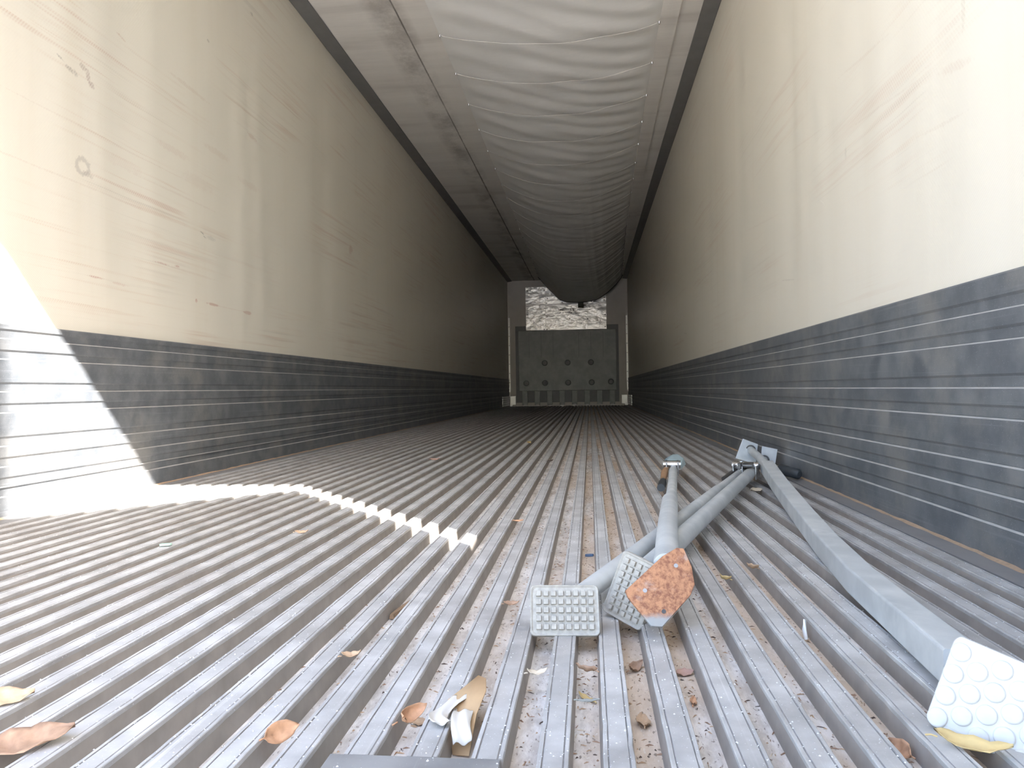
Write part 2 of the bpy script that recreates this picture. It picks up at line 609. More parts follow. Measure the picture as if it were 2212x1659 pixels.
# ceiling, cove trims, front wall
m = MB()
pts, fs = [], []
nY, nX = 420, 24
for i in range(nY + 1):
    yy = Y0 + (Y1 - Y0) * (i / nY)
    for k in range(nX + 1):
        xx = -HALF + 2 * HALF * k / nX
        w = .0045 * noise.noise((xx * 1.2, yy * 4.0, 1)) + .0025 * math.sin(yy * 10.3 + xx * .7)
        pts.append((xx, yy, H + .004 + abs(w)))
for i in range(nY):
    for k in range(nX):
        a = i * (nX + 1) + k
        fs.append((a, a + 1, a + nX + 2, a + nX + 1))
m.poly(pts, fs, 0, True)
m.box((0, (Y0 + Y1) / 2, H + .07), (2 * HALF + .2, Y1 - Y0, .08))
ceil = m.build('ceiling', M_ceil)
ceil['kind'] = 'structure'
for nm, s in (('trim_1', -1), ('trim_2', 1)):
    m = MB()
    X = s * HALF
    prof = [(0, H - .012), (.004, H - .014), (.055, H - .008), (.094, H - .0015), (.098, H + .003), (0, H + .003)]
    a = [(X - s * t, Y0, zz) for t, zz in prof]
    m.prism(a, (0, 1, 0), Y1 - Y0)
    o = m.build(nm, M_grey)
    o['kind'] = 'structure'
m = MB()
m.box((0, Y1 + .04, H / 2), (2 * HALF + .1, .08, H + .2))
wall_f = m.build('wall_front', M_front)
wall_f['kind'] = 'structure'

# rear frame, half open door, yard: out of the picture, but they shape the daylight
m = MB()
m.box((0, .64, 2.56), (2.8, .16, .42))
m.build('trim_3', M_alu)['kind'] = 'structure'
for nm, s, xi in (('trim_4', -1, 1.215), ('trim_5', 1, 1.191)):
    m = MB()
    m.box((s * (xi + .07), .64, 1.18), (.14, .16, 2.4))
    m.build(nm, M_alu)['kind'] = 'structure'
hinge = Vector((1.207, .474, 0))
ddir = Vector((-.7071, -.7071, 0))
dnrm = Vector((.7071, -.7071, 0))
m = MB()
a = hinge + ddir * .025
b = hinge + ddir * 1.20
m.prism([a, b, b + dnrm * .08, a + dnrm * .08], (0, 0, 1), 2.30)
m.prism([a - Vector((.002, .002, 0)), a + dnrm * .08, Vector((1.33, .50, 0)), Vector((1.26, .57, 0)), Vector((1.18, .57, 0))], (0, 0, 1), 1.29)
m.build('door_1', plain('white_door_skin', (.42, .42, .41), .4, 0, .05, 3))['kind'] = 'structure'
m = MB()
m.box((0, 2, -1.30), (500, 500, .1))
m.build('ground', plain('pale_concrete_yard', (.50, .485, .46), .9, 0, .12, 2))['kind'] = 'structure'
m = MB()
pe = Vector((2.071 + .010, -1.980 + .008, 0))      # added unseen block: its shade ends the sun patch at the near end
pp = Vector((-.770, -.638, 0))
m.prism([pe + Vector((0, 0, -1.25)), pe + pp * .98 + Vector((0, 0, -1.25)), pe + pp * .98 + Vector((.35, -.42, -1.25)), pe + Vector((.35, -.42, -1.25))], (0, 0, 1), 8.2)
m.build('sun_blocker', plain('sun_blocker_grey', (.45, .44, .42), .9))['kind'] = 'structure'

# ------------------------------------------------------------------ air duct under the ceiling
duct = thing('air_duct', (.22, 8.0, H), 'sagging grey-white fabric air duct hung under the ceiling', 'air duct')
FAR = [(-.56, 0), (-.37, -.222), (-.242, -.348), (-.127, -.468), (.003, -.518), (.239, -.528), (.425, -.515), (.573, -.497), (.666, -.455), (.814, -.348), (1.01, -.168), (1.10, -.06), (1.13, 0)]


def lerp_poly(pl, u):
    t = u * (len(pl) - 1)
    i = min(int(t), len(pl) - 2)
    f = t - i
    return (pl[i][0] * (1 - f) + pl[i + 1][0] * f, pl[i][1] * (1 - f) + pl[i + 1][1] * f)


XL, XR = -.478, .912
DY0, DY1, SP = 1.2, 15.30, .587
PIN0 = 4.757 - 6 * SP


def duct_pt(u, yy):
    t = max(0.0, (yy - 4.5) / (DY1 - 4.5)) ** 1.7
    sag = .055 + .20 * min(1, max(0, (yy - 3) / 10))
    xn = XL + (XR - XL) * u
    zn = -sag * math.sin(math.pi * u) ** .85
    xf, zf = lerp_poly(FAR, u)
    x = xn * (1 - t) + xf * t
    z = zn * (1 - t) + zf * t
    ph = (yy - PIN0) / SP
    near = abs(ph - round(ph))                      # 0 at a row of pins
    edge = math.sin(math.pi * u)
    amp = 1 - .35 * t
    # tension folds fanning out from the pins, stronger along the right edge
    z -= amp * .013 * edge ** .5 * (math.cos(2 * math.pi * (ph + .9 * (1 - u) ** 2)) * .5 + .5) * (.35 + .9 * u ** 2)
    z += amp * .0065 * math.sin(2 * math.pi * (ph * 2.6 + 3.6 * (1 - u) ** 1.3) + 1.5 * noise.noise((yy * .8, u, 0))) * u ** 1.4 * min(1, (1 - u) * 9)
    z += amp * .005 * math.sin(2 * math.pi * (ph * 2.0 - 1.8 * u ** 1.3)) * (1 - u) ** 2 * min(1, u * 9)
    z += amp * .011 * noise.noise((x * 2.4 + 3, yy * 3.1, 2)) * edge
    z += amp * .0020 * max(0, 1 - near / .035) * edge  # the stitched chord between two pins
    return Vector((x, yy, H - .004 + z))


m = MB()
nU, nV = 72, 760
pts, fs = [], []
for j in range(nV + 1):
    yy = DY0 + (DY1 - DY0) * j / nV
    for i in range(nU + 1):
        pts.append(duct_pt(i / nU, yy))
for j in range(nV):
    for i in range(nU):
        a = j * (nU + 1) + i
        fs.append((a, a + 1, a + nU + 2, a + nU + 1))
m.poly(pts, fs, 0, True)
m.build('duct_fabric', M_duct, duct)
m = MB()
m.tube([duct_pt(i / 60, DY1) + Vector((0, .004, -.002)) for i in range(61)], .009, 8)
m.build('mouth_hem', M_hem, duct)
# flat hem on the left and right edge
for (xa, xb, nm) in ((-.672, XL + .004, 'left_flap'), (XR - .004, 1.02, 'right_flap')):
    m = MB()
    pts, fs = [], []
    K = 300
    for k in range(K + 1):
        yy = DY0 + (DY1 - DY0) * k / K
        t = max(0.0, (yy - 4.5) / (DY1 - 4.5)) ** 1.7
        if nm == 'left_flap':
            e = XL * (1 - t) + FAR[0][0] * t + .004
            x0, x1 = e - .196, e
        else:
            e = XR * (1 - t) + FAR[-1][0] * t - .004
            x0, x1 = e, min(e + .11, 1.14)
        for q in range(5):
            f = q / 4
            zz = H - .005 - .0035 * math.sin(math.pi * f) - .002 * (noise.noise((yy * 3, f * 2, 8)) + .5)
            if (nm == 'left_flap' and q == 0) or (nm == 'right_flap' and q == 4): zz -= .003
            pts.append((x0 + (x1 - x0) * f, yy, zz))
    for k in range(K):
        for q in range(4):
            a = 5 * k + q
            fs.append((a, a + 1, a + 6, a + 5))
    m.poly(pts, fs, 0, True)
    m.build('hem_flap', M_ceil, duct)
pin_me = None
k = 0
while PIN0 + k * SP < DY1 - .3:
    yy = PIN0 + k * SP
    if yy > DY0 + .1:
        for u in (0.004, .996):
            p = duct_pt(u, yy)
            if pin_me is None:
                mm = MB()
                mm.tube([p + Vector((0, 0, -.012)), p + Vector((0, 0, .002))], [.005, .009], 10)
                o = mm.build('hanger_pin', M_chrome, duct, origin=p)
                pin_me = o.data
            else:
                add('hanger_pin', pin_me, duct, p)
        # stitched seam across the fabric
        mm = MB()
        mm.tube([duct_pt(.01 + .98 * q / 48, yy) + Vector((0, 0, -.0012)) for q in range(49)], .0016, 5)
        mm.build('cross_seam', M_seam, duct)
    k += 1

# ------------------------------------------------------------------ front end of the trailer
bulk = thing('bulkhead', (0, Y1, 0), 'dark grey moulded bulkhead panel with round bosses and bottom slots on the front wall', 'bulkhead')
yb = Y1 - .001
m = MB()
m.box((-.02, yb - .012, .87), (2.14, .024, 1.60))
m.build('backing_sheet', plain('darker_backing', (.25, .26, .255), .6, 0, .2, 6), bulk)
m = MB()
m.box((-.0125, yb - .05, .94), (2.025, .055, 1.26))
m.build('main_panel', M_bulk, bulk, bevel=.012)
for k in range(8):
    xc = (k - 3.5) * .2585
    m = MB()
    m.box((xc, yb - .05, .165), (.112, .055, .29))
    m.build('panel_leg', M_bulk, bulk, bevel=.008)
    m = MB()
    m.tube([(xc, yb - .095, .012), (xc, yb - .080, .016)], [.030, .034], 12)
    m.box((xc, yb - .085, .006), (.075, .03, .010))
    m.build('leg_cup', M_alu, bulk)
for (xc, zc) in [(-.48, .89), (-.005, .89), (.475, .89), (-.87, .475), (-.477, .475), (0, .475), (.485, .475), (.88, .485)]:
    m = MB()
    ring = [(xc + .060 * math.cos(t), yb - .079, zc + .060 * math.sin(t)) for t in [2 * math.pi * q / 24 for q in range(24)]]
    rin = [(xc + .047 * math.cos(t), yb - .0775, zc + .047 * math.sin(t)) for t in [2 * math.pi * q / 24 for q in range(24)]]
    rdp = [(xc + .040 * math.cos(t), yb - .090, zc + .040 * math.sin(t)) for t in [2 * math.pi * q / 24 for q in range(24)]]
    m.tube([(xc, yb - .076, zc), (xc, yb - .083, zc)], [.062, .058], 24, 0)
    m.tube([(xc, yb - .083, zc), (xc, yb - .088, zc)], [.044, .040], 24, 1)
    m.build('round_boss', [plain('boss_rim', (.13, .135, .13), .6), plain('boss_face', (.24, .25, .24), .6)], bulk)
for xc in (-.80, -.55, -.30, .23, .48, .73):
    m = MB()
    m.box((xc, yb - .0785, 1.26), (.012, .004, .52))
    m.build('groove_shade_strip', plain('groove_shade', (.30, .31, .30), .6), bulk)  # dark strips: shade of shallow grooves put into the colour

sheet = thing('access_panel', (-.03, Y1, 1.57), 'bright dented aluminium panel screwed to the front wall above the dark bulkhead', 'panel')
ys = yb - .088
for (x0, x1, z0, z1) in ((-.858, -.445, 2.11, 2.474), (-.858, -.445, 1.575, 2.106), (-.441, .806, 2.11, 2.474), (-.441, .806, 1.574, 2.106)):
    m = MB()
    nx, nz = 26, 16
    pts, fs = [], []
    for a in range(nx + 1):
        for b_ in range(nz + 1):
            x = x0 + (x1 - x0) * a / nx
            z = z0 + (z1 - z0) * b_ / nz
            e = min(1, 8 * min(a, nx - a) / nx) * min(1, 6 * min(b_, nz - b_) / nz)
            d = .008 * noise.noise((x * 5, z * 6, 1)) * e
            if x > .1 and z < 2.1: d += .010 * noise.noise((x * 9, z * 11, 4)) * e
            pts.append((x, ys - abs(d), z))
    for a in range(nx):
        for b_ in range(nz):
            c = a * (nz + 1) + b_
            fs.append((c, c + 1, c + nz + 2, c + nz + 1))
    m.poly(pts, fs, 0, True)
    m.box(((x0 + x1) / 2, yb - .057, (z0 + z1) / 2), (x1 - x0 - .004, .060, z1 - z0 - .004))
    m.build('metal_sheet', M_plate, sheet)
for (x, z) in [(-.82, 2.40), (-.47, 2.40), (-.41, 2.23), (-.42, 2.13), (-.82, 1.90), (-.47, 1.90), (-.42, 1.85), (-.48, 1.59), (-.42, 1.59), (-.10, 2.14), (.77, 2.22), (.77, 2.17), (.78, 1.87), (.78, 1.62), (.50, 2.15), (.05, 1.80), (.42, 1.79)]:
    m = MB()
    m.tube([(x, ys - .012, z), (x, ys + .01, z)], [.011, .014], 10)
    m.build('screw', M_darksteel, sheet)
m = MB()
m.box((.60, ys - .012, 2.135), (.12, .008, .012), Matrix.Rotation(.12, 3, 'Y'))
m.build('dark_slit', M_darksteel, sheet)
# worn stencil, too small in the photograph to be read: short dark strokes in two lines
rnd = random.Random(3)
m = MB()
x = -.19
while x < .13:
    w = rnd.uniform(.016, .028)
    if rnd.random() < .85:
        m.box((x + w / 2, ys - .013, 1.985), (w * .45, .002, .042 * rnd.uniform(.7, 1)))
        m.box((x + w / 2, ys - .013, 1.985 + rnd.choice((-.018, .0, .018))), (w, .002, .010))
    x += w + .010
x = -.15
while x < .10:
    w = rnd.uniform(.012, .026)
    if rnd.random() < .7:
        m.box((x + w / 2, ys - .013, 1.925 + rnd.uniform(-.006, .006)), (w, .002, rnd.uniform(.008, .022)))
    x += w + .012
m.build('stencil_print', plain('stencil_ink', (.05, .045, .045), .7), sheet)['kind'] = 'stuff'
m = MB()
m.box((.289, 15.33, 2.038), (.112, .012, .130))
m.box((.289, 15.325, 1.982), (.112, .014, .012), mi=1)
o = m.build('hanging_strap', [plain('olive_strap', (.075, .08, .065), .8), plain('strap_end', (.12, .085, .04), .8)], None, origin=(.289, 15.31, 2.07))
tag(o, 'short dark olive strap hanging below the mouth of the air duct', 'strap')

for s, lab in ((-1, 'left'), (1, 'right')):
    g = thing('corner_strip', (s * 1.22, Y1, .3), 'thin pale riveted strip up the %s rear corner beside the bulkhead' % lab, 'trim strip', 'pale strips in the far corners')
    for k in range(8):
        z0 = .30 + k * .195
        m = MB()
        m.box((s * 1.222, yb - .01, z0 + .095), (.030, .018, .186))
        m.build('strip_length', M_alu, g)
        m = MB()
        m.tube([(s * 1.222, yb - .024, z0 + .192), (s * 1.222, yb - .015, z0 + .192)], [.008, .010], 8)
        m.build('rivet', M_darksteel, g)
    g = thing('corner_guard', (s * 1.15, Y1, 0), 'pale metal guard at the foot of the %s far corner' % lab, 'guard', 'pale guards in the far corners')
    m = MB()
    m.box((s * 1.155, yb - .03, .12), (.125, .06, .19))
    m.build('front_block', M_alu, g, bevel=.006)
    m = MB()
    m.box((s * 1.19, yb - .035, .0), (.055, .05, .07))
    m.build('foot_bracket', M_alu, g)
    for k in range(5):
        m = MB()
        m.box((s * (HALF - .012), 15.10, .035 + .040 * k), (.02, 1.15, .030))
        m.build('side_slat', M_alu, g)


# ------------------------------------------------------------------ load bars
def V3(*a): return Vector(a)


def foot_frame(bl, u, v):
    u = Vector(u)
    v = Vector(v)
    n = u.normalized().cross(v.normalized()).normalized()
    return Vector(bl), u, v, n


def rounded_rect(w, h, r, k=5):
    out = []
    for cx, cy, a0 in ((w - r, r, -90), (w - r, h - r, 0), (r, h - r, 90), (r, r, 180)):
        for q in range(k + 1):
            t = math.radians(a0 + 90 * q / k)
            out.append((cx + r * math.cos(t), cy + r * math.sin(t)))
    return out


def stud_foot(root, bl, u, v, w, h, nu, nv):
    """rubber foot with a grid of square studs; n points away from the bar"""
    bl, u, v, n = foot_frame(bl, u, v)
    u, v = u.normalized(), v.normalized()
    m = MB()
    out = [bl + u * a + v * b - n * .013 for a, b in rounded_rect(w, h, .007)]
    m.prism(out, n, .0095)
    # raised rim
    o1 = rounded_rect(w, h, .007)
    o2 = [(.004 + a * (w - .008) / w, .004 + b * (h - .008) / h) for a, b in o1]
    K = len(o1)
    ring = [bl + u * a + v * b - n * .0035 for a, b in o1] + [bl + u * a + v * b - n * .0012 for a, b in [(x * .985 + w * .0075, y * .985 + h * .0075) for x, y in o1]] + [bl + u * a + v * b - n * .0036 for a, b in o2]
    fs = []
    for r_ in range(2):
        for q in range(K):
            q2 = (q + 1) % K
            fs.append((r_ * K + q, r_ * K + q2, (r_ + 1) * K + q2, (r_ + 1) * K + q))
    m.poly(ring, fs, 0)
    foot = m.build('rubber_foot', M_foot, root, bevel=.0012)
    me = None
    R = Matrix((u, v, n)).transposed()
    for i in range(nu):
        for j in range(nv):
            c = bl + u * (.0065 + (w - .013) * (i + .5) / nu) + v * (.0065 + (h - .013) * (j + .5) / nv) - n * .0018
            if me is None:
                mm = MB()
                su, sv = (w - .013) / nu * .70, (h - .013) / nv * .70
                mm.box(c, (su, sv, .0056), R, 0, .88)
                o = mm.build('stud', M_foot, foot, origin=c)
                me = o.data
                o.modifiers.clear()
            else:
                add('stud', me, foot, c)
    return bl + u * w / 2 + v * h / 2 - n * .013, n


# bar with the first studded foot, under the other round bars
b1 = thing('load_bar', (.404, 1.09, 0), 'round galvanised load bar whose studded foot stands squarest to the camera on the ribs', 'load bar', 'load bars on the floor')
c, n = stud_foot(b1, (.3553, 1.0672, .0012), (.9966, .0818, -.0082), (-.0276, .4265, .9041), .0985, .0708, 8, 5)
near = V3(.4080, 1.118, .0300)
far = V3(1.015, 2.955, .0260)
d = (far - near).normalized()
m = MB()
m.tube([near, near + d * .03, near + (far - near) * .70], [.0150, .0165, .0165], 20)
m.build('outer_tube', M_galv, b1)
m = MB()
m.tube([near + (far - near) * .69, far + d * .06], .0140, 16)
m.build('inner_tube', M_galv, b1)
m = MB()
m.box(c - n * .006, (.05, .034, .012), Matrix((Vector((.9966, .0818, 0)), Vector((-.03, .43, .90)), n)).transposed())
m.build('swivel_bracket', M_darksteel, b1)
m = MB()
R = d.to_track_quat('Y', 'Z').to_matrix()
p = far - d * .03
m.box(p + V3(-.024, 0, .006), (.006, .10, .05), R)
m.box(p + V3(.022, 0, .006), (.006, .10, .05), R)
m.tube([p + R @ V3(-.034, .01, .022), p + R @ V3(.036, .01, .022)], .016, 12)
m.build('ratchet_housing', M_chrome, b1, bevel=.002)
m = MB()
m.tube([p + V3(-.02, -.02, .022), V3(.990, 2.925, .036), V3(.955, 2.87, .026), V3(.922, 2.815, .013)], [.009, .011, .008, .010], 10)
m.build('ratchet_lever', M_darksteel, b1)

# bar with the second studded foot, tilted into a channel
b2 = thing('load_bar', (.487, 1.14, 0), 'round galvanised load bar with a studded foot tilted into a channel behind the rusty plate', 'load bar', 'load bars on the floor')
c, n = stud_foot(b2, (.4550, 1.1680, .0095), (.7791, -.5612, -.2795), (.3551, .0276, .9344), .0708, .0985, 5, 8)
near = V3(.4970, 1.1860, .0390)
far = V3(1.1462, 3.1903, .0430)
d = (far - near).normalized()
m = MB()
m.tube([near, near + (far - near) * .757], .0195, 24)
m.build('outer_tube', M_galv, b2)
m = MB()
m.tube([near + (far - near) * .747, far + d * .012], .0155, 16)
m.build('inner_tube', M_galv, b2)
m = MB()
m.box(c - n * .006, (.045, .05, .012), Matrix((Vector((.7791, -.5612, -.2795)), Vector((.3551, .0276, .9344)), n)).transposed())
m.build('swivel_bracket', M_darksteel, b2)
m = MB()
p = near + (far - near) * .782
R = d.to_track_quat('Y', 'Z').to_matrix()
for sx in (-.025, .025):
    m.box(p + R @ V3(sx * .9, 0, .004), (.005, .12, .046), R)
m.tube([p + R @ V3(-.048, .02, .022), p + R @ V3(.024, .02, .022)], .014, 14)
for q in range(6):
    t = q * math.pi / 3
    m.box(p + R @ V3(-.034, .02 + .014 * math.cos(t), .022 + .014 * math.sin(t)), (.010, .009, .009), R)
m.build('ratchet_housing', M_chrome, b2, bevel=.002)
m = MB()
m.box(p + R @ V3(-.006, -.030, .030), (.034, .050, .014), R)
m.box(p + R @ V3(-.034, -.016, .026), (.012, .060, .020), R)
m.tube([p + R @ V3(-.020, -.058, .030), p + R @ V3(.012, -.058, .030)], .007, 10)
m.build('pawl_block', M_darksteel, b2, bevel=.0015)
m = MB()
m.tube([V3(1.106, 3.020, .052), V3(1.130, 2.985, .044), V3(1.152, 2.945, .034)], [.012, .013, .012], 12)
m.build('ratchet_lever', M_chrome, b2)
m = MB()
a, b = V3(1.150, 2.948, .0335), V3(1.202, 2.868, .022)
m.tube([a, a + (b - a) * .06, a + (b - a) * .4, a + (b - a) * .55, a + (b - a) * .92, b], [.017, .021, .020, .0185, .019, .012], 18)
m.build('handle_grip', M_black, b2)
m = MB()
pl = [V3(1.1350, 3.2215, .012), V3(1.1950, 3.228, .004), V3(1.2130, 3.249, .083), V3(1.1500, 3.242, .0975)]
nn = (pl[1] - pl[0]).cross(pl[3] - pl[0]).normalized()
m.prism(pl, nn, .006)
m.build('foot_plate', M_galv, b2, bevel=.001)
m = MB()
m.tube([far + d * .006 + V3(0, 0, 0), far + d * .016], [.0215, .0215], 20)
m.build('hole_shadow_ring', M_darksteel, b2)  # dark ring stands for the shadow in the plate hole

# bar with the rusty end plate lying over both
b3 = thing('load_bar', (.54, 1.10, 0), 'stepped galvanised load bar with a rusty end plate lying across two other bars', 'load bar', 'load bars on the floor')
m = MB()
path = [V3(.5535, 1.160, .0790), V3(.5900, 1.50, .0790), V3(.6300, 1.855, .0680), V3(.6375, 1.925, .0655), V3(.6480, 1.985, .0625), V3(.6560, 2.06, .0600)]
m.tube(path, [.0195, .0195, .0195, .0190, .0160, .0145], 24)
m.build('outer_tube', M_galv, b3)
m = MB()
m.tube([V3(.6520, 2.03, .0610), V3(.6942, 2.3902, .0530), V3(.7400, 2.80, .0460)], .0143, 18)
m.build('inner_tube', M_galv, b3)
m = MB()
m.tube([V3(.7380, 2.775, .0465), V3(.7665, 3.03, .0440)], .0118, 14)
m.build('screw_rod', M_galv, b3)
poly = [(.567, 1.1349, .1124), (.5772, 1.1355, .1115), (.5864, 1.1219, .0885), (.5884, 1.1072, .0656), (.5814, 1.098, .0532), (.5385, 1.0678, .0169), (.5231, 1.0669, .0181), (.4931, 1.0867, .0512), (.4894, 1.092, .0596), (.495, 1.0956, .0639), (.5453, 1.1259, .1018)]
poly = [Vector(p) for p in poly]
cen = sum(poly, Vector()) / len(poly)
nn = Vector((0, 0, 0))
for q in range(len(poly)):
    nn += (poly[q] - cen).cross(poly[(q + 1) % len(poly)] - cen)
nn.normalize()
if nn.y > 0: nn = -nn
flat = [p - nn * (p - cen).dot(nn) for p in poly]
m = MB()
m.prism(flat, -nn, .005)
o = m.build('end_plate', M_rust, b3, bevel=.0008)
o['label'] = 'rusty orange end plate with one galvanised corner'
for (hx, dark) in (((.5637, 1.1199, .0892), 0), ((.5171, 1.0948, .0591), 0), ((.5419, 1.0804, .0341), 1)):
    p = Vector(hx)
    p = p - nn * (p - cen).dot(nn)
    m = MB()
    m.tube([p - nn * .001, p + nn * .0006], .0031, 14)
    m.build('bolt_hole', M_hem if dark else M_bolt, b3)
m = MB()
side = [p + (p - cen) * .012 - nn * .012 for p in flat[1:6]]
m.poly([p for p in side] + [p + nn * .0075 + (p - cen) * .0 for p in side], [(q, q + 1, q + 6, q + 5) for q in range(4)])
m.build('plate_edge', M_galv, b3)
m = MB()
R = Vector((.1, .98, -.02)).normalized().to_track_quat('Y', 'Z').to_matrix()
p = V3(.7480, 2.90, .046)
for sx in (-.022, .020):
    m.box(p + R @ V3(sx, 0, 0), (.005, .11, .050), R)
m.tube([p + R @ V3(-.034, -.01, .012), p + R @ V3(.03, -.01, .012)], .015, 12)
m.build('ratchet_housing', M_chrome, b3, bevel=.002)
m = MB()
m.tube([V3(.722, 2.868, .045), V3(.7080, 2.79, .040), V3(.6900, 2.66, .024)], [.009, .013, .010], 8)
o = m.build('ratchet_lever', plain('rusty_lever', (.34, .20, .11), .7, .2, .4, 60), b3)
o['label'] = 'rust-brown ratchet lever'
m = MB()
m.tube([V3(.6905, 2.665, .0245), V3(.684, 2.62, .020), V3(.672, 2.545, .0165)], [.011, .014, .013], 12)
m.build('handle_grip', M_black, b3)
m = MB()
fp = [V3(.7247, 3.0669, .0418), V3(.738, 3.075, .064), V3(.7688, 3.09, .0795), V3(.791, 3.095, .0805), V3(.812, 3.085, .064), V3(.8199, 3.0766, .0404), V3(.7954, 3.0541, .0205), V3(.7408, 3.0485, .0205)]
fc = sum(fp, Vector()) / 8
dome = [fc + (p - fc) * .62 + V3(.01, .045, 0) for p in fp]
m.poly(fp + dome, [(q, (q + 1) % 8, 8 + (q + 1) % 8, 8 + q) for q in range(8)] + [tuple(range(8, 16)), tuple(range(7, -1, -1))])
o = m.build('cupped_foot', plain('green_grey_paint', (.22, .27, .27), .45, .4, .2, 40), b3, bevel=.002)
o['label'] = 'green-grey cupped end foot'

# square bar with the round-studded white foot
b4 = thing('load_bar', (.85, .90, 0), 'square galvanised load bar with a white round-dotted foot by the right wall', 'load bar', 'load bars on the floor')
path = [(.8471, .878, .0345), (.8681, 1.1064, .0275), (.8832, 1.309, .0248), (.9156, 1.5888, .0240), (.9559, 1.8945, .0262), (1.016, 2.3831, .0420), (1.0600, 2.75, .0640)]
m = MB()
m.tube(path, .0215, 4, 0, True, square=True)
m.build('outer_tube', M_galv, b4, bevel=.0015)
m = MB()
m.tube([(1.0560, 2.715, .0622), (1.0790, 2.95, .0760), (1.0985, 3.215, .0850)], .0150, 16)
m.build('inner_rod', M_galv, b4)
m = MB()
pl = [V3(1.0334, 3.1989, .0520), V3(1.1160, 3.2090, .0250), V3(1.1300, 3.2300, .1060), V3(1.0689, 3.2221, .1301)]
nn = (pl[1] - pl[0]).cross(pl[3] - pl[0]).normalized()
m.prism(pl, nn, .006)
m.build('foot_plate', M_galv, b4, bevel=.001)
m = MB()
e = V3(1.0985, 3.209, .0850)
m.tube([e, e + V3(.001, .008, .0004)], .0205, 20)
m.build('hole_shadow_ring', M_darksteel, b4)  # dark disc round the rod end: hole shadow done in colour
bl = V3(.7752, .8105, .0081)
pu, pv = V3(.0449, -.0385, -.0148), V3(.0397, .0185, .0800)
pn = pu.cross(pv).normalized()
m = MB()
W_, H_ = 1.72, 1.02
out = rounded_rect(W_, H_, .12, 6)
m.prism([bl + pu * a + pv * b_ - pn * .015 for a, b_ in out], pn, .013)
foot = m.build('rubber_foot', M_white, b4, bevel=.004)
foot['label'] = 'white rubber foot with round dots'
me = None
for i in range(5):
    for j in range(4):
        a = .169 + .308 * i
        b_ = .843 - .254 * j - (.127 if i % 2 else 0)
        if b_ < .04: continue
        c = bl + pu * a + pv * b_ - pn * .0025
        if me is None:
            mm = MB()
            mm.tube([c - pn * .0010, c + pn * .0024, c + pn * .0031, c + pn * .0031], [.0098, .0092, .0078, .0001], 24, 0, False)
            o = mm.build('round_dot', M_white, foot, origin=c)
            me = o.data
        else:
            add('round_dot', me, foot, c)

# ------------------------------------------------------------------ leaves and scraps
leaf_mats = {
    'tan': plain('tan_leaf', (.46, .31, .19), .7, 0, .45, 90),
    'orange': plain('orange_leaf', (.52, .29, .165), .65, 0, .45, 90),
    'brown': plain('brown_leaf', (.31, .19, .12), .7, 0, .5, 90),
    'pale': plain('pale_leaf', (.62, .53, .41), .75, 0, .2, 60),
    'yellow': plain('yellow_leaf', (.60, .44, .20), .7, 0, .2, 60),
    'dark': plain('dark_leaf', (.09, .06, .045), .8, 0, .3, 60),
    'grey': plain('grey_leaf', (.27, .27, .24), .8, 0, .3, 60),
    'rosy': plain('rosy_leaf', (.42, .26, .20), .7, 0, .25, 60),
}


